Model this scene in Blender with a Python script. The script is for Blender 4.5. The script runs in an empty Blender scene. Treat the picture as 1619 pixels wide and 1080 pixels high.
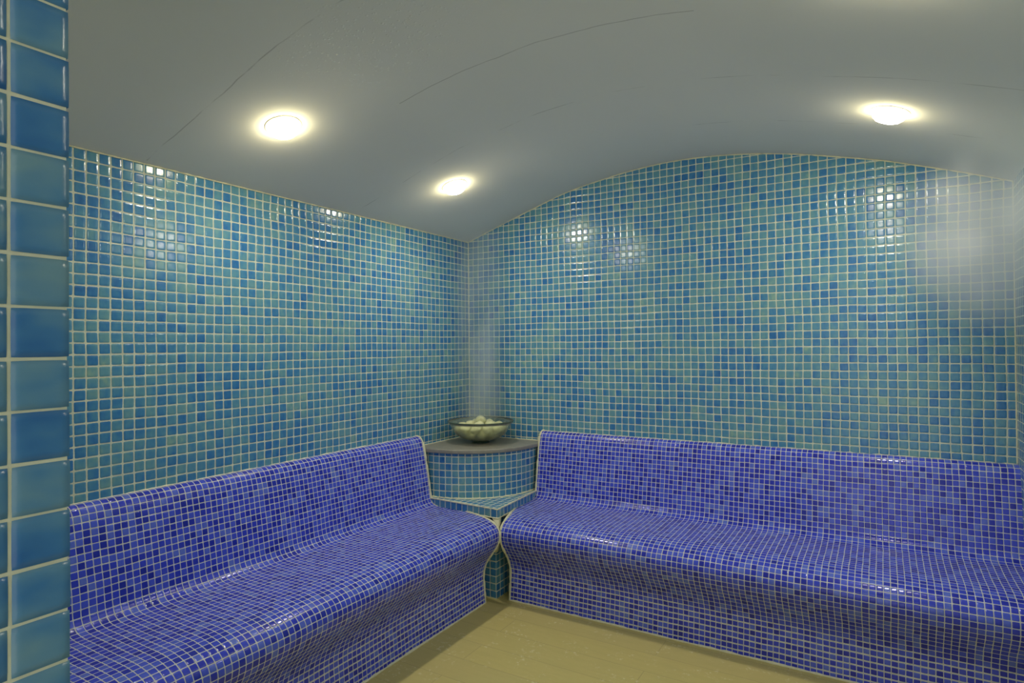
import bpy, bmesh, math, random
from mathutils import Vector, Matrix, noise as mnoise

random.seed(7)
# ------------------------------------------------------------------ units
P = 0.038            # one wall tile pitch in metres; the layout below is in tiles
FL = -35.0           # floor level in tiles (the plan origin is the far corner)
def W(x, y, z):      # tiles -> world metres, floor at z = 0
    return Vector((x * P, y * P, (z - FL) * P))

sc = bpy.context.scene
col = sc.collection

# ------------------------------------------------------------------ camera
cam_d = bpy.data.cameras.new('camera')
cam = bpy.data.objects.new('camera', cam_d)
col.objects.link(cam)
cam_d.sensor_width = 36.0
cam_d.lens = 970.72 / 1619.0 * 36.0
cam_d.clip_start = 0.02
yaw, pit, rol = -0.5427, 0.0083, -0.0090
Fv = Vector((math.sin(yaw) * math.cos(pit), math.cos(yaw) * math.cos(pit), math.sin(pit)))
Rv = Vector((math.cos(yaw), -math.sin(yaw), 0.0))
Uv = Rv.cross(Fv)
R2 = Rv * math.cos(rol) + Uv * math.sin(rol)
U2 = -Rv * math.sin(rol) + Uv * math.cos(rol)
M = Matrix((R2, U2, -Fv)).transposed().to_4x4()
M.translation = W(59.5287, -84.7105, -0.6332)
cam.matrix_world = M
sc.camera = cam

# ------------------------------------------------------------------ light and exposure
sc.view_settings.view_transform = 'Standard'
sc.view_settings.look = 'None'
sc.view_settings.exposure = 0.38
sc.cycles.volume_bounces = 4
sc.view_settings.gamma = 1.0
sc.view_settings.use_curve_mapping = False
world = bpy.data.worlds.new('lobby_light')
sc.world = world
world.use_nodes = True
world.node_tree.nodes['Background'].inputs['Color'].default_value = (1.0, 0.97, 0.88, 1)
world.node_tree.nodes['Background'].inputs['Strength'].default_value = 0.75
LAMP_STRENGTH = 260.0      # straight down through the lens
LAMP_SIDE = 30.0           # side glow, put in to imitate the glare halo
LAMP_COLOR = (1.0, 0.95, 0.87, 1)

# ------------------------------------------------------------------ vault section
AX = [-4, 0, 5.05, 12.45, 18.4, 24.9, 29.6, 34.7, 40.5, 45.8, 50.75, 55.1, 59.5, 62, 67, 70, 71.85, 75]
AZ = [15.6, 17., 18.7, 21.1, 22.9, 24.1, 24.7, 25.0, 24.8, 24.2, 23.3, 22.25, 21.1, 20.3, 18.6, 17.5, 16.8, 15.6]
def vault(x):
    x = max(AX[0], min(AX[-1] - 1e-4, x))
    for i in range(len(AX) - 1):
        if AX[i] <= x <= AX[i + 1]:
            break
    def m(k):
        if k <= 0 or k >= len(AX) - 1:
            k2 = min(max(k, 1), len(AX) - 2)
        else:
            k2 = k
        return (AZ[k2 + 1] - AZ[k2 - 1]) / (AX[k2 + 1] - AX[k2 - 1])
    h = AX[i + 1] - AX[i]
    t = (x - AX[i]) / h
    return ((2*t**3 - 3*t*t + 1) * AZ[i] + (t**3 - 2*t*t + t) * h * m(i)
            + (-2*t**3 + 3*t*t) * AZ[i + 1] + (t**3 - t*t) * h * m(i + 1))

RX = 71.85           # right wall
YF = -78.78          # inner face of the front wall
YB = -96.0           # back of the door passage
JX = 45.57           # door jamb plane

# ------------------------------------------------------------------ helpers
def tag(o, label=None, cat=None, group=None, kind=None):
    if label: o['label'] = label
    if cat: o['category'] = cat
    if group: o['group'] = group
    if kind: o['kind'] = kind
    return o

def empty(name, loc):
    o = bpy.data.objects.new(name, None)
    o.empty_display_size = 0.05
    o.location = loc
    col.objects.link(o)
    return o

def mesh_obj(name, verts, faces, mat, parent=None, uvs=None, smooth=False):
    """verts in world metres; re-based on the parent's location."""
    off = parent.location if parent is not None else Vector((0, 0, 0))
    me = bpy.data.meshes.new(name)
    me.from_pydata([tuple(Vector(v) - off) for v in verts], [], faces)
    if uvs is not None:
        ul = me.uv_layers.new(name='UVMap')
        for pl in me.polygons:
            for li, vi in zip(pl.loop_indices, pl.vertices):
                ul.data[li].uv = uvs(pl.index, vi) if callable(uvs) else uvs[vi]
    mats = mat if isinstance(mat, (list, tuple)) else [mat]
    for m_ in mats: me.materials.append(m_)
    if smooth:
        for pl in me.polygons: pl.use_smooth = True
    me.update()
    o = bpy.data.objects.new(name, me)
    col.objects.link(o)
    if parent is not None: o.parent = parent
    return o

def fix_normals(o):
    bm = bmesh.new(); bm.from_mesh(o.data)
    bmesh.ops.recalc_face_normals(bm, faces=bm.faces)
    bm.to_mesh(o.data); bm.free()

def crease(o):
    """flat faces keep out of the shading of the smooth faces they meet"""
    bm = bmesh.new(); bm.from_mesh(o.data)
    for e in bm.edges:
        if any(not f.smooth for f in e.link_faces): e.smooth = False
    bm.to_mesh(o.data); bm.free()

def tube(name, paths, r, mat, parent=None, seg=8, wob=0.25, cyclic=False):
    """one mesh: a slightly uneven bead of grout along every path (points in world metres)"""
    V, Fc = [], []
    for path in paths:
        n = len(path)
        base = len(V)
        for i, p in enumerate(path):
            a = path[(i - 1) % n] if cyclic else path[max(i - 1, 0)]
            b = path[(i + 1) % n] if cyclic else path[min(i + 1, n - 1)]
            d = (b - a).normalized()
            up = Vector((0, 0, 1)) if abs(d.z) < 0.9 else Vector((0, 1, 0))
            s = d.cross(up).normalized(); u = s.cross(d)
            rr = r * (1 + wob * mnoise.noise(p * 38.0))
            for k in range(seg):
                an = 2 * math.pi * k / seg
                V.append(p + s * (math.cos(an) * rr) + u * (math.sin(an) * rr))
        for i in range(n if cyclic else n - 1):
            for k in range(seg):
                a0 = base + i * seg + k; a1 = base + i * seg + (k + 1) % seg
                j = (i + 1) % n
                b0 = base + j * seg + k; b1 = base + j * seg + (k + 1) % seg
                Fc.append((a0, a1, b1, b0))
        if not cyclic:
            Fc.append(tuple(base + k for k in range(seg))[::-1])
            Fc.append(tuple(base + (n - 1) * seg + k for k in range(seg)))
    return mesh_obj(name, V, Fc, mat, parent, smooth=True)

# ------------------------------------------------------------------ node helpers
class NT:
    def __init__(s, name):
        s.m = bpy.data.materials.new(name); s.m.use_nodes = True
        s.t = s.m.node_tree; s.t.nodes.clear()
        s.out = s.t.nodes.new('ShaderNodeOutputMaterial')
    def n(s, typ, **kw):
        nd = s.t.nodes.new(typ)
        for k, v in kw.items(): setattr(nd, k, v)
        return nd
    def lk(s, a, b): s.t.links.new(a, b)
    def setin(s, sock, v):
        if hasattr(v, 'is_output') or isinstance(v, bpy.types.NodeSocket): s.lk(v, sock)
        else: sock.default_value = v
    def math(s, op, a, b=0.0, c=0.0, clamp=False):
        nd = s.n('ShaderNodeMath', operation=op); nd.use_clamp = clamp
        s.setin(nd.inputs[0], a); s.setin(nd.inputs[1], b); s.setin(nd.inputs[2], c)
        return nd.outputs[0]
    def vmath(s, op, a, b=(0, 0, 0), scale=None):
        nd = s.n('ShaderNodeVectorMath', operation=op)
        s.setin(nd.inputs[0], a); s.setin(nd.inputs[1], b)
        if scale is not None: s.setin(nd.inputs['Scale'], scale)
        return nd.outputs['Value'] if op in ('DOT_PRODUCT', 'LENGTH') else nd.outputs[0]
    def noise(s, vec, scale, detail=2.0, rough=0.5):
        nd = s.n('ShaderNodeTexNoise'); nd.inputs['Scale'].default_value = scale
        nd.inputs['Detail'].default_value = detail; nd.inputs['Roughness'].default_value = rough
        s.lk(vec, nd.inputs['Vector']); return nd
    def ramp(s, fac, stops, interp='LINEAR'):
        nd = s.n('ShaderNodeValToRGB'); cr = nd.color_ramp; cr.interpolation = interp
        while len(cr.elements) < len(stops): cr.elements.new(0.5)
        for e, (p_, c_) in zip(cr.elements, stops):
            e.position = p_; e.color = tuple(c_) + (1,)
        s.lk(fac, nd.inputs[0]); return nd.outputs[0]
    def mix(s, fac, a, b):
        nd = s.n('ShaderNodeMix', data_type='RGBA')
        s.setin(nd.inputs[0], fac); s.setin(nd.inputs[6], a); s.setin(nd.inputs[7], b)
        return nd.outputs[2]
    def smooth(s, v, a, b):
        nd = s.n('ShaderNodeMapRange', interpolation_type='SMOOTHSTEP')
        s.setin(nd.inputs[0], v); nd.inputs[1].default_value = a; nd.inputs[2].default_value = b
        return nd.outputs[0]

def mosaic(name, stops, grout, gw=0.042, soft=0.03, warp=0.07, hue_noise=0.9, rough=0.14,
           bump=0.0011, tilt=0.35, pit_=0.10, wide=None, patch=0.5, spread=0.64):
    """hand-laid glass mosaic in UV space, one UV unit per tile"""
    t = NT(name)
    uv = t.n('ShaderNodeTexCoord').outputs['UV']
    low = t.noise(uv, 0.13, 2.0)
    mid = t.noise(uv, 0.9, 1.0)
    w = t.vmath('SCALE', t.vmath('SUBTRACT', low.outputs['Color'], (0.5, 0.5, 0.5)), scale=warp * 4)
    w2 = t.vmath('SCALE', t.vmath('SUBTRACT', mid.outputs['Color'], (0.5, 0.5, 0.5)), scale=warp * 0.55)
    q = t.vmath('ADD', t.vmath('ADD', uv, w), w2)
    cell = t.vmath('FLOOR', q)
    wn = t.n('ShaderNodeTexWhiteNoise', noise_dimensions='2D'); t.lk(cell, wn.inputs['Vector'])
    rnd, rcol = wn.outputs['Value'], wn.outputs['Color']
    rc = t.vmath('SUBTRACT', rcol, (0.5, 0.5, 0.5))
    f = t.vmath('SUBTRACT', t.vmath('FRACTION', q), (0.5, 0.5, 0.0))
    f = t.vmath('ADD', f, t.vmath('SCALE', rc, scale=0.035))
    ab = t.vmath('ABSOLUTE', f)
    sx = t.n('ShaderNodeSeparateXYZ'); t.lk(ab, sx.inputs[0])
    ax_, ay_ = sx.outputs[0], sx.outputs[1]
    if wide is not None:            # broader bed joints low down (v beyond the given row)
        su = t.n('ShaderNodeSeparateXYZ'); t.lk(uv, su.inputs[0])
        k = t.smooth(su.outputs[1], wide, wide + 1.5)
        ay_ = t.math('MULTIPLY', ay_, t.math('MULTIPLY_ADD', k, 0.15, 1.0))
    d = t.math('POWER', t.math('ADD', t.math('POWER', ax_, 9.0), t.math('POWER', ay_, 9.0)), 1 / 9.0)
    rag = t.noise(uv, 7.0, 2.0)
    d = t.math('MULTIPLY_ADD', t.math('SUBTRACT', rag.outputs[0], 0.5), 0.035, d)
    mask = t.smooth(d, 0.5 - gw, 0.5 - gw - soft)        # 1 on the tile
    # colour: one shade per tile, gently streaked inside it
    inner_v = t.vmath('ADD', t.vmath('MULTIPLY', q, (1.6, 1.0, 1.0)), t.vmath('SCALE', rcol, scale=41.0))
    inner = t.noise(inner_v, 0.9, 2.0)
    pat = t.noise(uv, 0.11, 3.0, 0.6)
    v = t.math('MULTIPLY_ADD', t.math('SUBTRACT', inner.outputs[0], 0.5), hue_noise, t.math('MULTIPLY_ADD', t.math('SUBTRACT', rnd, 0.5), spread, 0.5))
    v = t.math('MULTIPLY_ADD', t.math('SUBTRACT', pat.outputs[0], 0.5), patch * 2.0, v)
    v = t.math('MULTIPLY_ADD', v, 0.86, 0.07, clamp=True)
    tc = t.ramp(v, stops)
    gn = t.noise(uv, 0.8, 3.0)
    gcol = t.mix(t.smooth(gn.outputs[0], 0.3, 0.75), tuple(c * 0.80 for c in grout) + (1,), tuple(grout) + (1,))
    colr = t.mix(mask, gcol, tc)
    b = t.n('ShaderNodeBsdfPrincipled')
    t.lk(colr, b.inputs['Base Color'])
    fine = t.noise(uv, 11.0, 3.0, 0.6)
    rg = t.math('MULTIPLY_ADD', fine.outputs[0], 0.16, rough - 0.08)
    rg = t.math('ADD', t.math('MULTIPLY', rg, mask), t.math('MULTIPLY', t.math('SUBTRACT', 1.0, mask), 0.6))
    t.lk(rg, b.inputs['Roughness'])
    b.inputs['IOR'].default_value = 1.5
    # relief: pillowed edge, per-tile lean, pitted glass
    lean = t.math('MULTIPLY', t.vmath('DOT_PRODUCT', f, t.vmath('MULTIPLY', rc, (1, 1, 0))), tilt)
    pill = t.smooth(d, 0.52, 0.28)
    h = t.math('ADD', t.math('ADD', pill, lean), t.math('MULTIPLY', fine.outputs[0], pit_))
    h = t.math('MULTIPLY', h, t.math('MULTIPLY_ADD', mask, 0.9, 0.1))
    bp = t.n('ShaderNodeBump'); bp.inputs['Distance'].default_value = bump; bp.inputs['Strength'].default_value = 1.0
    t.lk(h, bp.inputs['Height']); t.lk(bp.outputs[0], b.inputs['Normal'])
    t.lk(b.outputs[0], t.out.inputs[0])
    return t.m

GROUT = (0.72, 0.77, 0.62)
SEA = [(0.0, (0.028, 0.15, 0.43)), (0.22, (0.045, 0.21, 0.49)), (0.42, (0.075, 0.27, 0.49)),
       (0.66, (0.12, 0.33, 0.46)), (0.88, (0.18, 0.38, 0.42)), (1.0, (0.26, 0.45, 0.40))]
VIO = [(0.0, (0.014, 0.020, 0.28)), (0.22, (0.022, 0.034, 0.47)), (0.5, (0.042, 0.065, 0.66)),
       (0.75, (0.080, 0.125, 0.74)), (0.90, (0.14, 0.21, 0.68)), (1.0, (0.26, 0.36, 0.60))]
m_wall = mosaic('blue_green_mosaic', SEA, GROUT)
m_drum = mosaic('pedestal_mosaic', SEA, GROUT, gw=0.05)
m_bench = mosaic('violet_blue_mosaic', VIO, (0.66, 0.68, 0.66), gw=0.044, soft=0.03, hue_noise=0.18,
                 rough=0.15, bump=0.0008, warp=0.06, wide=47.0, patch=0.2, spread=0.8)

def plain(name, c, rough=0.6, n_scale=40.0, var=0.25, bump=0.0, metal=0.0):
    t = NT(name)
    tc = t.n('ShaderNodeTexCoord').outputs['Object']
    n = t.noise(tc, n_scale, 4.0)
    colr = t.mix(n.outputs[0], tuple(x * (1 - var) for x in c) + (1,), tuple(min(1, x * (1 + var)) for x in c) + (1,))
    b = t.n('ShaderNodeBsdfPrincipled'); t.lk(colr, b.inputs['Base Color'])
    b.inputs['Roughness'].default_value = rough; b.inputs['Metallic'].default_value = metal
    if bump:
        bp = t.n('ShaderNodeBump'); bp.inputs['Distance'].default_value = bump
        t.lk(n.outputs[0], bp.inputs['Height']); t.lk(bp.outputs[0], b.inputs['Normal'])
    t.lk(b.outputs[0], t.out.inputs[0])
    return t.m
m_grout = plain('cream_grout', (0.76, 0.74, 0.52), 0.6, 60, 0.2, 0.001)
m_stone = plain('grey_stone', (0.29, 0.28, 0.235), 0.38, 30, 0.22, 0.0006)
m_plaster = plain('plain_plaster', (0.45, 0.46, 0.42), 0.7, 8, 0.05)

# ceiling paint: grey vault, hairline joints, beads of condensation near the door
def ceiling_mat():
    t = NT('ceiling_paint')
    uv = t.n('ShaderNodeTexCoord').outputs['UV']           # x, y in tiles
    s = t.n('ShaderNodeSeparateXYZ'); t.lk(uv, s.inputs[0])
    wob = t.noise(uv, 0.12, 3.0)
    y = t.math('MULTIPLY_ADD', t.math('SUBTRACT', wob.outputs[0], 0.5), 1.1, s.outputs[1])
    br = t.noise(uv, 0.22, 3.0, 0.6)
    total = None
    for (yy, a, b, th) in ((-53.1, 0.5, 30, 0.36), (-39.4, 19.5, 48, 0.33), (-26.4, 1, 69, 0.43), (-13.4, 36, 69, 0.46)):
        l = t.smooth(t.math('ABSOLUTE', t.math('SUBTRACT', y, yy)), 0.085, 0.02)
        inx = t.math('MULTIPLY', t.math('GREATER_THAN', s.outputs[0], a), t.math('LESS_THAN', s.outputs[0], b))
        l = t.math('MULTIPLY', l, t.math('MULTIPLY', inx, t.smooth(br.outputs[0], th, th + 0.2)))
        total = l if total is None else t.math('MAXIMUM', total, l)
    soft = t.noise(uv, 0.06, 3.0)
    base = t.mix(soft.outputs[0], (0.73, 0.75, 0.72, 1), (0.78, 0.795, 0.76, 1))
    c = t.mix(t.math('MULTIPLY', total, 0.34), base, (0.06, 0.06, 0.05, 1))
    b = t.n('ShaderNodeBsdfPrincipled'); t.lk(c, b.inputs['Base Color'])
    b.inputs['Roughness'].default_value = 0.8
    b.inputs['Specular IOR Level'].default_value = 0.0
    # droplets
    vo = t.n('ShaderNodeTexVoronoi'); vo.inputs['Scale'].default_value = 2.6; t.lk(uv, vo.inputs['Vector'])
    drop = t.smooth(vo.outputs['Distance'], 0.34, 0.0)
    gx = t.math('SUBTRACT', s.outputs[0], 25.0); gy = t.math('SUBTRACT', s.outputs[1], -48.0)
    rr = t.math('SQRT', t.math('ADD', t.math('POWER', t.math('MULTIPLY', gx, 0.10), 2.0), t.math('POWER', t.math('MULTIPLY', gy, 0.12), 2.0)))
    zone = t.smooth(t.math('MULTIPLY_ADD', wob.outputs[0], 0.8, rr), 1.5, 0.6)
    bp = t.n('ShaderNodeBump'); bp.inputs['Distance'].default_value = 0.0022
    t.lk(t.math('MULTIPLY', drop, zone), bp.inputs['Height'])
    t.lk(t.math('MULTIPLY', t.math('MULTIPLY', drop, zone), 0.6), b.inputs['Specular IOR Level'])
    t.lk(t.math('MULTIPLY_ADD', t.math('MULTIPLY', drop, zone), -0.6, 0.85), b.inputs['Roughness'])
    t.lk(bp.outputs[0], b.inputs['Normal'])
    t.lk(b.outputs[0], t.out.inputs[0])
    return t.m
m_ceil = ceiling_mat()

# floor: long ochre planks, faint joints, pale lime scale
def floor_mat():
    t = NT('ochre_floor')
    uv = t.n('ShaderNodeTexCoord').outputs['UV']
    mp = t.n('ShaderNodeMapping'); mp.inputs['Location'].default_value = (-19.6, 25.75, 0)
    t.lk(uv, mp.inputs['Vector'])
    br = t.n('ShaderNodeTexBrick'); br.offset = 0.42; br.offset_frequency = 2
    t.lk(mp.outputs[0], br.inputs['Vector'])
    br.inputs['Scale'].default_value = 1.0; br.inputs['Mortar Size'].default_value = 0.035
    br.inputs['Mortar Smooth'].default_value = 0.4
    br.inputs['Brick Width'].default_value = 31.0; br.inputs['Row Height'].default_value = 3.8
    br.inputs['Color1'].default_value = (0.60, 0.51, 0.185, 1)
    br.inputs['Color2'].default_value = (0.565, 0.48, 0.185, 1)
    br.inputs['Mortar'].default_value = (0.42, 0.34, 0.14, 1)
    st = t.vmath('MULTIPLY', uv, (0.25, 1.6, 1))
    g = t.noise(st, 0.9, 4.0, 0.6)
    c = t.mix(t.math('MULTIPLY', t.smooth(g.outputs[0], 0.35, 0.7), 0.35), br.outputs['Color'], (0.52, 0.45, 0.16, 1))
    cl = t.noise(uv, 0.30, 2.0); sp = t.noise(uv, 1.8, 5.0, 0.7)
    scale_ = t.math('MULTIPLY', t.smooth(cl.outputs[0], 0.47, 0.60), t.smooth(sp.outputs[0], 0.55, 0.64))
    c = t.mix(t.math('MULTIPLY', scale_, 0.7), c, (0.75, 0.70, 0.42, 1))
    b = t.n('ShaderNodeBsdfPrincipled'); t.lk(c, b.inputs['Base Color'])
    b.inputs['Roughness'].default_value = 0.55
    bp = t.n('ShaderNodeBump'); bp.inputs['Distance'].default_value = 0.0006
    t.lk(br.outputs['Fac'], bp.inputs['Height']); bp.invert = True; t.lk(bp.outputs[0], b.inputs['Normal'])
    t.lk(b.outputs[0], t.out.inputs[0])
    return t.m
m_floor = floor_mat()

# ------------------------------------------------------------------ room shell
TH = 3.0
# floor
V = [W(-TH, YB, FL), W(RX + TH, YB, FL), W(RX + TH, TH, FL), W(-TH, TH, FL),
     W(-TH, YB, FL - 2), W(RX + TH, YB, FL - 2), W(RX + TH, TH, FL - 2), W(-TH, TH, FL - 2)]
UVf = [(-TH, YB), (RX + TH, YB), (RX + TH, TH), (-TH, TH)] * 2
tag(mesh_obj('floor', V, [(0, 1, 2, 3), (7, 6, 5, 4), (0, 4, 5, 1), (1, 5, 6, 2), (2, 6, 7, 3), (3, 7, 4, 0)], m_floor, uvs=UVf), kind='structure')

# ceiling vault
V, Fc, U = [], [], []
xs = [-TH + i * (RX + 2 * TH) / 96 for i in range(97)]
for (yy) in (TH, YB):
    for x in xs: V.append(W(x, yy, vault(x))); U.append((x, yy))
for (yy) in (TH, YB):
    for x in xs: V.append(W(x, yy, vault(x) + 2.5)); U.append((x, yy))
n = len(xs)
for i in range(n - 1):
    Fc.append((i, i + 1, n + i + 1, n + i))
    Fc.append((2*n + i + 1, 2*n + i, 3*n + i, 3*n + i + 1))
    Fc.append((i + 1, i, 2*n + i, 2*n + i + 1))
    Fc.append((n + i, n + i + 1, 3*n + i + 1, 3*n + i))
ce = mesh_obj('ceiling', V, Fc, m_ceil, uvs=U, smooth=False)
fix_normals(ce)
for pl in ce.data.polygons: pl.use_smooth = abs(pl.normal.z) > 0.5
crease(ce)
tag(ce, kind='structure')

# far wall under the arch
xs = [i * RX / 96 for i in range(97)]
V, Fc, U = [], [], []
for dy in (0.0, TH):
    for x in xs:
        V += [W(x, dy, FL), W(x, dy, vault(x))]; U += [(x, FL), (x, vault(x))]
m_ = 2 * len(xs)
for i in range(len(xs) - 1):
    a = 2 * i
    Fc += [(a, a + 2, a + 3, a + 1), (m_ + a, m_ + a + 1, m_ + a + 3, m_ + a + 2),
           (a + 1, a + 3, m_ + a + 3, m_ + a + 1), (a, m_ + a, m_ + a + 2, a + 2)]
Fc += [(0, 1, m_ + 1, m_), (m_ - 2, 2 * m_ - 2, 2 * m_ - 1, m_ - 1)]
wb = mesh_obj('wall_back', V, Fc, m_wall, uvs=U); fix_normals(wb)
tag(wb, kind='structure')

def slab_wall(name, x0, x1, zt):
    V = []
    for x in (x0, x1):
        V += [W(x, YB, FL), W(x, 0, FL), W(x, 0, zt), W(x, YB, zt)]
    U = [(YB, FL), (0, FL), (0, zt), (YB, zt)] * 2
    U = [(u - 0.0 + 200, v) for u, v in U]
    o = mesh_obj(name, V, [(0, 1, 2, 3), (7, 6, 5, 4), (0, 4, 5, 1), (2, 6, 7, 3), (1, 5, 6, 2), (0, 3, 7, 4)], m_wall, uvs=U)
    fix_normals(o); tag(o, kind='structure'); return o
slab_wall('wall_left', 0, -TH, 17.0)
slab_wall('wall_right', RX, RX + TH, 16.8)

# front wall with the door opening at its right-hand end
DT = 20.0
YO = -89.0
V = [W(0, YF, FL), W(JX, YF, FL), W(JX, YO, FL), W(0, YO, FL)]
V += [W(0, YF, 17.0), W(JX, YF, DT), W(JX, YO, DT), W(0, YO, 17.0)]
# solid part: core set back behind the mosaic of the jamb
core = 0.012
sec = [0, 5.05, 12.45, 18.4, 24.9, 29.6, 34.7, 40.5, JX - core]
V, Fc = [], []
for x in sec:
    for (y, z) in ((YF - 0.012, FL), (YF - 0.012, vault(x) - 0.02), (YO, vault(x) - 0.02), (YO, FL)):
        V.append(W(x, y, z))
for i in range(len(sec) - 1):
    for k in range(4):
        a, b = 4 * i + k, 4 * i + (k + 1) % 4
        Fc.append((a, b, b + 4, a + 4))
Fc += [(0, 3, 2, 1), tuple(4 * (len(sec) - 1) + k for k in range(4))]
base = len(V)
sec2 = [JX - core, 50.75, 55.1, 59.5, 62, 67, 70, RX]
for x in sec2:
    for (y, z) in ((YF, DT if x < 60 else 16.0), (YF, vault(x) - 0.02), (YO, vault(x) - 0.02), (YO, DT if x < 60 else 16.0)):
        V.append(W(x, y, min(z, vault(x) - 0.3) if z in (DT, 16.0) else z))
for i in range(len(sec2) - 1):
    for k in range(4):
        a, b = base + 4 * i + k, base + 4 * i + (k + 1) % 4
        Fc.append((a, b, b + 4, a + 4))
Fc += [tuple(base + k for k in (0, 3, 2, 1)), tuple(base + 4 * (len(sec2) - 1) + k for k in range(4))]
wf = mesh_obj('wall_front', V, Fc, m_grout); fix_normals(wf)
tag(wf, kind='structure')

# pillowed glass tiles of the jamb, real relief because the camera stands beside them
def jamb_mat():
    t = NT('jamb_glass_tile')
    uv = t.n('ShaderNodeTexCoord').outputs['UV']
    cell = t.vmath('FLOOR', uv)
    wn = t.n('ShaderNodeTexWhiteNoise', noise_dimensions='2D'); t.lk(cell, wn.inputs['Vector'])
    vv = t.vmath('ADD', t.vmath('MULTIPLY', uv, (0.55, 0.9, 1.0)), t.vmath('SCALE', wn.outputs['Color'], scale=31.0))
    inner = t.noise(vv, 1.3, 2.0, 0.45)
    v = t.math('MULTIPLY_ADD', t.math('SUBTRACT', inner.outputs[0], 0.5), 1.7, t.math('MULTIPLY_ADD', wn.outputs['Value'], 0.5, 0.25), clamp=True)
    c = t.ramp(v, [(0.0, (0.03, 0.14, 0.38)), (0.35, (0.065, 0.215, 0.43)), (0.65, (0.12, 0.285, 0.43)), (1.0, (0.19, 0.35, 0.41))])
    b = t.n('ShaderNodeBsdfPrincipled'); t.lk(c, b.inputs['Base Color'])
    b.inputs['Roughness'].default_value = 0.27
    fn = t.noise(uv, 3.0, 3.0)
    bp = t.n('ShaderNodeBump'); bp.inputs['Distance'].default_value = 0.0006
    t.lk(fn.outputs[0], bp.inputs['Height']); t.lk(bp.outputs[0], b.inputs['Normal'])
    t.lk(b.outputs[0], t.out.inputs[0]); return t.m
m_jamb = jamb_mat()

def pillow_tiles(name, frame, cols, rows, parent, skip_first=False):
    """frame(u, v, h) -> world; each tile a domed pad with rounded sides"""
    V, Fc, U = [], [], []
    N = 6
    for ci, (u0, u1) in enumerate(cols):
        for ri in range(len(rows) - 1):
            v0, v1 = rows[ri], rows[ri + 1]
            g = 0.031
            ju, jv = random.uniform(-.008, .008), random.uniform(-.008, .008)
            base = len(V)
            lean = random.uniform(-0.002, 0.002)
            for a in range(N + 3):
                for b in range(N + 3):
                    rim = a == 0 or b == 0 or a == N + 2 or b == N + 2
                    s = min(max((a - 1) / N, 0), 1); q = min(max((b - 1) / N, 0), 1)
                    cs, cq = 2 * s - 1, 2 * q - 1
                    h = 0.0 if rim else 0.020 + lean * cs - 0.009 * max(abs(cs), abs(cq)) ** 9
                    if rim: h = -0.06
                    # soft corners
                    k = 1 - 0.012 * (abs(cs) * abs(cq)) ** 6
                    uu = (u0 + u1) / 2 + (u1 - u0 - 2 * g) / 2 * cs * k + ju
                    v_ = (v0 + v1) / 2 + (v1 - v0 - 2 * g) / 2 * cq * k + jv
                    V.append(frame(uu, v_, h)); U.append((ci + 0.05 + 0.9 * s, ri + 0.05 + 0.9 * q))
            for a in range(N + 2):
                for b in range(N + 2):
                    i0 = base + a * (N + 3) + b
                    Fc.append((i0, i0 + 1, i0 + N + 4, i0 + N + 3))
    o = mesh_obj(name, V, Fc, m_jamb, parent, uvs=U, smooth=True)
    return o
rows_z = []
z = 6.03 + 1.0 * 0
zz = 6.205
rows_z = [zz - 0.9985 * k for k in range(-11, 42)]
rows_z = sorted(r for r in rows_z if r > FL)
cols_y = []
y0 = YF
cols_y.append((YF - 0.965, YF + 0.06))
for k in range(1, 10): cols_y.append((YF - 0.965 - 1.0 * k, YF - 0.965 - 1.0 * (k - 1)))
pillow_tiles('mosaic_tiles', lambda u, v, h: W(JX - core + h, u, v), cols_y, rows_z, wf)
fr_cols = [(JX - 1.0 * (k + 1), JX - 1.0 * k) for k in range(0, 8)]
pillow_tiles('mosaic_tiles', lambda u, v, h: W(u, YF - 0.012 + h, v), fr_cols, rows_z, wf)

# grout beads where walls meet ceiling and each other
def line(a, b, n=60): return [a.lerp(b, i / n) for i in range(n + 1)]
arch = [W(i * RX / 150, -0.04, vault(i * RX / 150) - 0.08) for i in range(151)]
tag(tube('trim_1', [arch], 0.07 * P, m_grout, wob=0.9), kind='structure')
tag(tube('trim_2', [line(W(0.04, YF, 16.93), W(0.04, 0, 16.93), 200)], 0.07 * P, m_grout, wob=0.9), kind='structure')
tag(tube('trim_3', [line(W(0.03, -0.03, 16.8), W(0.03, -0.03, -15.4), 80), line(W(RX - .03, -0.03, 16.7), W(RX - .03, -0.03, -14), 80)], 0.09 * P, m_grout), kind='structure')

# ------------------------------------------------------------------ benches
PROF = [(0.03, -13.80), (0.55, -13.74), (1.05, -13.92), (1.42, -14.35), (1.68, -15.1), (1.92, -16.2), (2.15, -17.6), (2.38, -18.9),
        (2.60, -20.2), (2.80, -21.5), (2.98, -22.5), (3.25, -23.05), (3.75, -23.42), (4.6, -23.56), (6.2, -23.60), (8.2, -23.62), (10.2, -23.62),
        (12.0, -23.62), (13.2, -23.70), (14.3, -23.92), (15.15, -24.35), (15.62, -24.95), (15.80, -25.65), (15.68, -26.4), (15.25, -27.3),
        (14.6, -28.2), (13.95, -29.1), (13.5, -30.0), (13.25, -30.9), (13.22, -31.8), (13.32, -33.0), (13.42, -34.1), (13.5, FL)]
def smooth_prof(pts, step=0.16):
    out = []
    n = len(pts)
    for i in range(n - 1):
        p0 = pts[max(i - 1, 0)]; p1 = pts[i]; p2 = pts[i + 1]; p3 = pts[min(i + 2, n - 1)]
        L = math.dist(p1, p2); k = max(1, int(L / step))
        for j in range(k):
            t = j / k
            out.append(tuple(0.5 * ((2 * p1[c]) + (-p0[c] + p2[c]) * t + (2 * p0[c] - 5 * p1[c] + 4 * p2[c] - p3[c]) * t * t
                                     + (-p0[c] + 3 * p1[c] - 3 * p2[c] + p3[c]) * t ** 3) for c in (0, 1)))
    out.append(pts[-1])
    return out
PR = smooth_prof(PROF)
ARC = [0.0]
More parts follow.
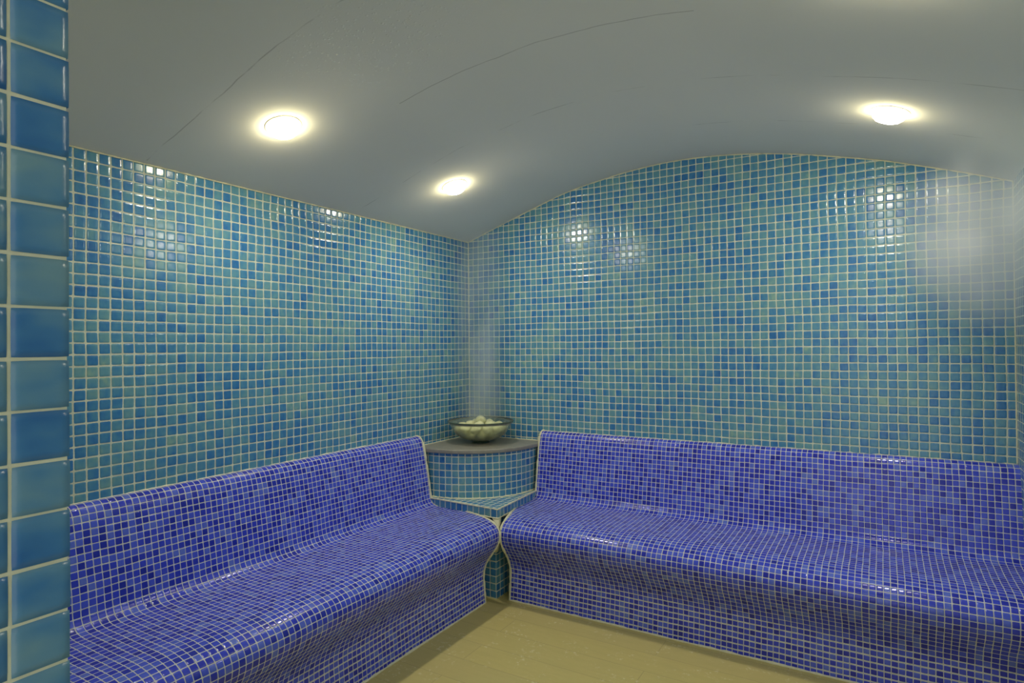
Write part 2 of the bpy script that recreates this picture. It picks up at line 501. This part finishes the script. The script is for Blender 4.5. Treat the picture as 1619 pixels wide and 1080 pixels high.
for a, b in zip(PR, PR[1:]): ARC.append(ARC[-1] + math.dist(a, b))
LIP = max(range(len(PR)), key=lambda i: PR[i][0])
def end_at(i):
    d = PR[i][0]
    if i >= LIP: return 15.86
    t = min(max((d - 7.5) / 7.6, 0), 1)
    return 14.2 + 1.66 * t * t * (3 - 2 * t)
def bench(name, label, axis, far, qc, qr):
    """axis 'x': along the far wall; axis 'y': along the left wall"""
    def at(s, d, z):      # s = distance from the corner along the wall, d = out from the wall
        wv = 0.10 * mnoise.noise(Vector((s * 0.09, z * 0.12, d * 0.1 + (3 if axis == 'x' else 9))))
        d2 = d + wv if d > 0.3 else d
        return W(s, -d2, z) if axis == 'x' else W(d2, -s, z)
    root = empty(name, W(30, -7, FL) if axis == 'x' else W(7, -40, FL))
    tag(root, label, 'bench', 'mosaic heated benches')
    V, Fc, U = [], [], []
    cols = 150
    n = len(PR)
    for c in range(cols + 1):
        for i, (d, z) in enumerate(PR):
            e = end_at(i)
            s = e + (far - e) * (c / cols)
            V.append(at(s, d, z)); U.append(((s + (500 if axis == 'x' else 900)) / qc, ARC[i] / qr))
    for c in range(cols):
        for i in range(n - 1):
            a = c * n + i
            Fc.append((a, a + 1, a + n + 1, a + n))
    nf = len(Fc)
    # closed ends, back and underside in bare grout
    b0 = len(V)
    V += [at(14.2, 0.03, FL), at(far, 0.03, FL), at(14.2, 0.03, PR[0][1]), at(far, 0.03, PR[0][1])]; U += [(0, 0)] * 4
    Fc.append(tuple(range(n)) + (b0,))
    Fc.append(tuple(reversed(range(cols * n, cols * n + n))) + (b0 + 1,))
    o = mesh_obj('mosaic_body', V, Fc, [m_bench, m_grout], root, uvs=U, smooth=True)
    for pl in o.data.polygons[nf:]: pl.material_index = 1; pl.use_smooth = False
    fix_normals(o)
    crease(o)
    # cream grout bead round the end and along the wall
    endc = [at(end_at(i), max(d, 0.27), z) for i, (d, z) in enumerate(PR)]
    back = [at(14.2 + (far - 14.2) * i / 160, 0.27, PR[0][1] - 0.02) for i in range(161)]
    foot = [at(15.8 + (far - 15.8) * i / 160, PR[-1][0] + 0.02, FL + 0.03) for i in range(161)]
    tube('grout_edge', [endc], 0.17 * P, m_grout, root, wob=0.5)
    tube('grout_joint', [back, foot], 0.13 * P, m_grout, root, wob=0.7)
    return root
bench('tiled_bench', 'violet-blue mosaic bench curving out from the arched far wall, right of the bowl', 'x', RX, 0.604, 0.625)
bench('tiled_bench', 'violet-blue mosaic bench along the left wall, its near end behind the tiled jamb', 'y', -YF, 0.604, 0.625)

# ------------------------------------------------------------------ corner pedestal
ped = empty('corner_pedestal', W(7, -7, FL))
tag(ped, 'blue-green mosaic corner pedestal with a grey stone shelf between the two benches', 'pedestal')
CX = 14.12
# square foot column
V = [W(0, 0, FL), W(CX, 0, FL), W(CX, -CX, FL), W(0, -CX, FL), W(0, 0, -23.4), W(CX, 0, -23.4), W(CX, -CX, -23.4), W(0, -CX, -23.4)]
Fc = [(1, 2, 6, 5), (2, 3, 7, 6), (0, 4, 7, 3), (0, 1, 5, 4), (0, 3, 2, 1), (4, 5, 6, 7)]
def uvq(fi, vi):
    x = [0, CX, CX, 0][vi % 4]; y = [0, 0, -CX, -CX][vi % 4]; z = FL if vi < 4 else -23.4
    if fi == 0: return (-(y + CX) + 100, z - FL)
    if fi == 1: return (-(CX - x) + 100 + 40, z - FL)
    return (x, y)
fc_ = mesh_obj('foot_column', V, Fc, m_drum, ped, uvs=uvq); fix_normals(fc_)
# ledge at seat height
LG = [(0, 0), (14.25, 0), (14.3, -2.8), (14.95, -14.95), (2.8, -14.3), (0, -14.25)]
zt, zb = -22.55, -23.75
V = [W(x, y, zt) for x, y in LG] + [W(x, y, zb) for x, y in LG]
n = 6
Fc = [tuple(range(n)), tuple(range(2 * n - 1, n - 1, -1))] + [(i, (i + 1) % n, n + (i + 1) % n, n + i) for i in range(n)]
def uvl(fi, vi):
    x, y = LG[vi % n]
    if fi < 2: return (x + 0.05, y + 0.05)
    if fi - 2 in (0, 1, 2): return (y + 60.2, 0.02 if vi >= n else 0.98)
    return (x + 90.2, 0.02 if vi >= n else 0.98)
lg = mesh_obj('ledge', V, Fc, m_drum, ped, uvs=uvl); fix_normals(lg)
# quarter-round drum
def rad(t): return 13.95 + 1.35 * math.sin(2 * t) ** 1.2 if 0 < t < math.pi / 2 else 13.95
def drum_ring(off, z, k=72):
    return [W((rad(t) + off) * math.cos(t), -(rad(t) + off) * math.sin(t), z) for t in [math.pi / 2 * i / k for i in range(k + 1)]]
K = 72
arcl = [0.0]
rg = drum_ring(-0.55, 0)
for a, b in zip(rg, rg[1:]): arcl.append(arcl[-1] + (b - a).length / P)
V = drum_ring(-0.55, zt) + drum_ring(-0.55, -16.0) + [W(0, 0, zt), W(0, 0, -16.0)]
U = [(a + 0.5, zt + 22.5) for a in arcl] + [(a + 0.5, 6.5) for a in arcl] + [(0, 0), (0, 0)]
Fc = [(i, i + 1, K + 2 + i, K + 1 + i) for i in range(K)]
Fc += [tuple(range(K + 1)) + (2 * K + 2,), tuple(range(K + 1, 2 * K + 2)) + (2 * K + 3,),
       (0, K + 1, 2 * K + 3, 2 * K + 2), (K, 2 * K + 1, 2 * K + 3, 2 * K + 2)]
dr = mesh_obj('drum', V, Fc, m_drum, ped, uvs=U); fix_normals(dr)
for pl in dr.data.polygons[:K]: pl.use_smooth = True
crease(dr)
# stone top with eased front edge
V, Fc = [], []
lay = [(-0.25, -16.05), (-0.06, -16.0), (0.0, -15.88), (0.0, -15.55), (-0.06, -15.44), (-0.2, -15.4)]
for off, z in lay: V += drum_ring(off, z)
for l in range(len(lay) - 1):
    for i in range(K):
        a = l * (K + 1) + i
        Fc.append((a, a + 1, a + K + 2, a + K + 1))
b0 = len(V); V += [W(0, 0, -16.05), W(0, 0, -15.4)]
Fc += [tuple(range(K + 1)) + (b0,), tuple(range((len(lay) - 1) * (K + 1), len(lay) * (K + 1))) + (b0 + 1,)]
s0 = [l * (K + 1) for l in range(len(lay))]; s1 = [l * (K + 1) + K for l in range(len(lay))]
Fc += [tuple(s0) + (b0 + 1, b0), tuple(s1) + (b0 + 1, b0)]
st = mesh_obj('stone_shelf', V, Fc, m_stone, ped); fix_normals(st)
# grout round the pedestal
gl = [W(x, y, zb + 0.0) for x, y in LG[2:5]]
def dens(path, k=24):
    o = []
    for a, b in zip(path, path[1:]): o += [a.lerp(b, i / k) for i in range(k)]
    return o + [path[-1]]
tube('grout_edge', [dens(gl), dens([W(14.3, -2.6, zt + .02), W(14.95, -14.95, zt + .02), W(2.6, -14.3, zt + .02)]),
                    drum_ring(-0.5, zt + 0.05), dens([W(14.2, -0.1, -15.6), W(14.25, -0.6, -17), W(14.25, -2.4, -23)]),
                    dens([W(0.1, -14.2, -15.6), W(0.6, -14.25, -17), W(2.4, -14.25, -23)]),
                    dens([W(0.05, -13.9, -15.42), W(0.05, -0.05, -15.42), W(13.9, -0.05, -15.42)])], 0.12 * P, m_grout, ped, wob=0.8)
# grout wedge filling the gap where the two bench lips meet
V = []
for z, o, h in ((-23.7, 14.95, 0.9), (-24.5, 15.2, 0.6), (-25.6, 15.55, 0.25), (-26.8, 15.3, 0.35), (-28.0, 14.6, 0.5), (-28.7, 14.15, 0.6)):
    V += [W(o, -o, z), W(o, -o + h, z), W(o - 1.2, -o + 1.2, z), W(o - h, -o, z)]
Fc = []
for i in range(5):
    for k in range(4):
        a, b = 4 * i + k, 4 * i + (k + 1) % 4
        Fc.append((a, b, b + 4, a + 4))
Fc += [(0, 1, 2, 3), (23, 22, 21, 20)]
gw_ = mesh_obj('grout_fill', V, Fc, m_grout, ped, smooth=True); fix_normals(gw_)

# ------------------------------------------------------------------ glass bowl of stones
def lathe(name, prof, centre, mat, parent, seg=64, closed=False):
    V, Fc = [], []
    for (r, z) in prof:
        for k in range(seg):
            a = 2 * math.pi * k / seg
            V.append(centre + Vector((r * math.cos(a), r * math.sin(a), z)))
    n = len(prof)
    rng = n if closed else n - 1
    for i in range(rng):
        j = (i + 1) % n
        for k in range(seg):
            k2 = (k + 1) % seg
            Fc.append((i * seg + k, i * seg + k2, j * seg + k2, j * seg + k))
    if not closed:
        Fc.append(tuple(range(seg))); Fc.append(tuple(range((n - 1) * seg, n * seg)))
    o = mesh_obj(name, V, Fc, mat, parent, smooth=True); fix_normals(o); return o
def glass_mat():
    t = NT('misted_glass')
    b = t.n('ShaderNodeBsdfPrincipled')
    b.inputs['Base Color'].default_value = (0.93, 0.97, 0.85, 1)
    b.inputs['Roughness'].default_value = 0.22
    b.inputs['IOR'].default_value = 1.45
    b.inputs['Transmission Weight'].default_value = 0.93
    t.lk(b.outputs[0], t.out.inputs[0]); return t.m
m_glass = glass_mat()
m_rim = plain('dark_glass_rim', (0.05, 0.09, 0.06), 0.15, 20, 0.1)
m_pebble = plain('pale_pebble', (0.87, 0.86, 0.50), 0.5, 45, 0.12, 0.001)
BC = W(6.1, -5.75, -15.38)
bowl = empty('glass_bowl', BC)
tag(bowl, 'wide misted glass bowl of pale stones on the grey corner shelf, steam rising from it', 'bowl')
outer = [(0.0, 0.30), (1.1, 0.30), (1.9, 0.42), (2.9, 0.76), (3.6, 1.18), (4.05, 1.62), (4.42, 2.25), (4.80, 2.85), (5.15, 3.30)]
inner = [(r - 0.12 if r > 0.2 else 0.0, z + 0.12) for r, z in outer]
prof = [(max(r, 0.001) * P, z * P) for r, z in outer] + [(max(r, 0.001) * P, z * P) for r, z in reversed(inner)]
gb = lathe('bowl_body', prof, BC, m_glass, bowl, closed=False)
lathe('bowl_foot', [(1.35 * P, 0.0), (1.4 * P, 0.10 * P), (1.15 * P, 0.22 * P), (1.05 * P, 0.30 * P)], BC, m_rim, bowl)
rimp = [BC + Vector((5.09 * P * math.cos(a), 5.09 * P * math.sin(a), 3.31 * P)) for a in [2 * math.pi * i / 72 for i in range(72)]]
tag(tube('bowl_rim', [rimp], 0.075 * P, m_rim, bowl, wob=0.0, cyclic=True), 'dark green glass rim')

def pebble_mesh(seed, r):
    bm = bmesh.new()
    bmesh.ops.create_icosphere(bm, subdivisions=3, radius=r)
    off = Vector((seed * 3.1, seed * 1.7, seed * 0.9))
    for v in bm.verts:
        d = v.co.normalized()
        v.co = v.co * (1 + 0.22 * mnoise.noise(d * 1.3 + off))
        v.co.z *= 0.80
    me = bpy.data.meshes.new('pebble'); bm.to_mesh(me); bm.free()
    for pl in me.polygons: pl.use_smooth = True
    me.materials.append(m_pebble)
    return me
pm = [pebble_mesh(i + 1, 0.82 * P) for i in range(5)]
spots = [(0, 0, 1.22)]
def ringp(R, z, n, ph):
    return [(R * math.cos(ph + 2 * math.pi * i / n), R * math.sin(ph + 2 * math.pi * i / n), z) for i in range(n)]
spots += ringp(1.85, 1.36, 6, 0.2)
spots += ringp(3.14, 2.33, 11, 0.5)
spots += ringp(1.6, 2.72, 5, 0.1)
top = len(spots)
spots += [(0.05, -0.1, 3.42)]
proto = None
for i, (x, y, z) in enumerate(spots):
    if proto is None:
        o = bpy.data.objects.new('pebble', pm[0]); proto = o
    else:
        o = proto.copy(); o.data = pm[i % 5]
    col.objects.link(o)
    o.location = BC + Vector((x, y, z + 0.05)) * P
    o.rotation_euler = (random.uniform(-.3, .3), random.uniform(-.3, .3), random.uniform(0, 6.28))
    if i == top: lb = 'topmost pale stone heaped in the glass bowl, showing above its rim'
    elif i < 18: lb = 'pale rounded stone resting against the inside of the misted glass bowl'
    else: lb = 'pale rounded stone in the upper layer inside the misted glass bowl'
    tag(o, lb, 'stone', 'pale stones in the glass bowl')

# ------------------------------------------------------------------ ceiling lights
def lamp_mat():
    t = NT('lamp_glow')
    e = t.n('ShaderNodeEmission'); e.inputs[0].default_value = LAMP_COLOR; 
    # most light goes down; warm side colour stands in for bloom round the lamp
    tc = t.n('ShaderNodeTexCoord').outputs['Object']
    s = t.n('ShaderNodeSeparateXYZ'); t.lk(tc, s.inputs[0])
    low = t.smooth(s.outputs[2], -0.64 * P, -0.93 * P)
    t.lk(t.mix(low, (1.0, 0.86, 0.50, 1), LAMP_COLOR), e.inputs[0])
    t.lk(t.math('MULTIPLY_ADD', low, LAMP_STRENGTH - LAMP_SIDE, LAMP_SIDE), e.inputs[1])
    t.lk(e.outputs[0], t.out.inputs[0]); return t.m
m_lamp = lamp_mat()
m_ring = plain('lamp_ring', (0.75, 0.74, 0.66), 0.35, 20, 0.05)
lamp_meshes = {}
def build_lamp(loc, slope, label):
    root = empty('ceiling_light', loc)
    root.rotation_euler = (0, -math.atan(slope), 0)
    tag(root, label, 'ceiling light', 'round downlights in the vaulted ceiling')
    if not lamp_meshes:
        z0 = Vector((0, 0, 0))
        dome = [(0.001, -0.95), (0.3, -0.945), (0.65, -0.91), (1.05, -0.78), (1.32, -0.56), (1.45, -0.26), (1.47, 0.02)]
        a = lathe('lens', [(r * P, z * P) for r, z in dome], z0, m_lamp, None, 40)
        ring = [(1.48, 0.05), (1.48, -0.04), (1.54, -0.06), (1.66, -0.03), (1.72, 0.0), (1.72, 0.05)]
        b = lathe('ring', [(r * P, z * P) for r, z in ring], z0, m_ring, None, 40, closed=True)
        lamp_meshes['lens'], lamp_meshes['ring'] = a, b
        a.parent = root; b.parent = root
    else:
        for k in ('lens', 'ring'):
            c = lamp_meshes[k].copy(); col.objects.link(c); c.parent = root
    return root
def slope(x): return (vault(x + 0.5) - vault(x - 0.5))
for x, y, lb in ((10.9, -45.9, 'glowing round ceiling light nearest the tiled jamb, above the left bench'),
                 (11.3, -19.1, 'glowing round ceiling light nearest the far corner, above the bowl'),
                 (60.4, -17.9, 'glowing round ceiling light above the right end of the far bench'),
                 (60.6, -44.0, 'round ceiling light just above the top edge of the photo, right of the middle')):
    build_lamp(W(x, y, vault(x) - 0.03), slope(x), lb)

# ------------------------------------------------------------------ steam
def steam_mat(name, dens, build):
    t = NT(name)
    pos = t.n('ShaderNodeTexCoord').outputs['Object']       # metres about the object's origin
    shape = build(t, pos)
    v = t.n('ShaderNodeVolumePrincipled')
    v.inputs['Color'].default_value = (0.96, 0.97, 0.96, 1)
    v.inputs['Anisotropy'].default_value = 0.2
    t.lk(t.math('MULTIPLY', shape, dens), v.inputs['Density'])
    t.lk(v.outputs[0], t.out.inputs['Volume'])
    return t.m
def plume_shape(t, pos):
    s = t.n('ShaderNodeSeparateXYZ'); t.lk(pos, s.inputs[0])
    zt_ = t.math('DIVIDE', s.outputs[2], P)
    r = t.math('DIVIDE', t.math('SQRT', t.math('ADD', t.math('POWER', s.outputs[0], 2.0), t.math('POWER', s.outputs[1], 2.0))), P)
    R = t.math('MULTIPLY_ADD', zt_, 0.045, 4.4)
    e = t.smooth(t.math('DIVIDE', r, R), 1.0, 0.15)
    n = t.noise(t.vmath('MULTIPLY', pos, (9.0, 9.0, 2.2)), 1.0, 2.0)
    fade = t.math('MULTIPLY', t.smooth(zt_, 31.0, 6.0), t.smooth(zt_, 0.0, 1.5))
    fade = t.math('MULTIPLY_ADD', fade, 0.75, 0.25)
    return t.math('MULTIPLY', t.math('MULTIPLY', e, fade), t.smooth(n.outputs[0], 0.25, 0.7))
def cloud_shape(t, pos):
    q = t.vmath('DIVIDE', pos, (10.5 * P, 14.0 * P, 10.5 * P))
    r = t.vmath('LENGTH', q)
    n = t.noise(t.vmath('MULTIPLY', pos, (5.0, 5.0, 5.0)), 1.0, 2.0)
    return t.math('MULTIPLY', t.smooth(r, 1.0, 0.2), t.smooth(n.outputs[0], 0.2, 0.7))
def steam(name, centre, prof_r, label, mat):
    o = lathe(name, prof_r, Vector((0, 0, 0)), mat, None, 32)
    o.location = centre
    tag(o, label, 'steam', kind='stuff')
    return o
PC = W(6.1, -5.75, -12.3)
steam('steam_plume', PC, [(4.3 * P, 0.1 * P), (4.7 * P, 8 * P), (5.2 * P, 20 * P), (5.5 * P, 29.5 * P)],
      'grey plume of steam rising from the glass bowl into the far corner', steam_mat('bowl_steam', 6.5, plume_shape))
cp = []
for i in range(1, 14):
    a = -math.pi / 2 + math.pi * i / 14
    cp.append((math.cos(a), math.sin(a)))
cl = lathe('steam_cloud', [(c, s) for c, s in cp], Vector((0, 0, 0)), steam_mat('room_steam', 4.8, cloud_shape), None, 32)
for v in cl.data.vertices:
    v.co = Vector((v.co.x * 10.3 * P, v.co.y * 13.5 * P, v.co.z * 10.3 * P))
cl.location = W(69.5, -9.5, 9.5)
# keep the cloud inside the room
for v in cl.data.vertices:
    w = v.co + cl.location
    w.x = min(w.x, (RX - 0.15) * P); w.y = min(w.y, -0.15 * P)
    w.z = min(w.z, (vault(w.x / P) - FL - 0.3) * P)
    v.co = w - cl.location
tag(cl, 'thin grey cloud of steam hanging under the ceiling by the right wall', 'steam', kind='stuff')
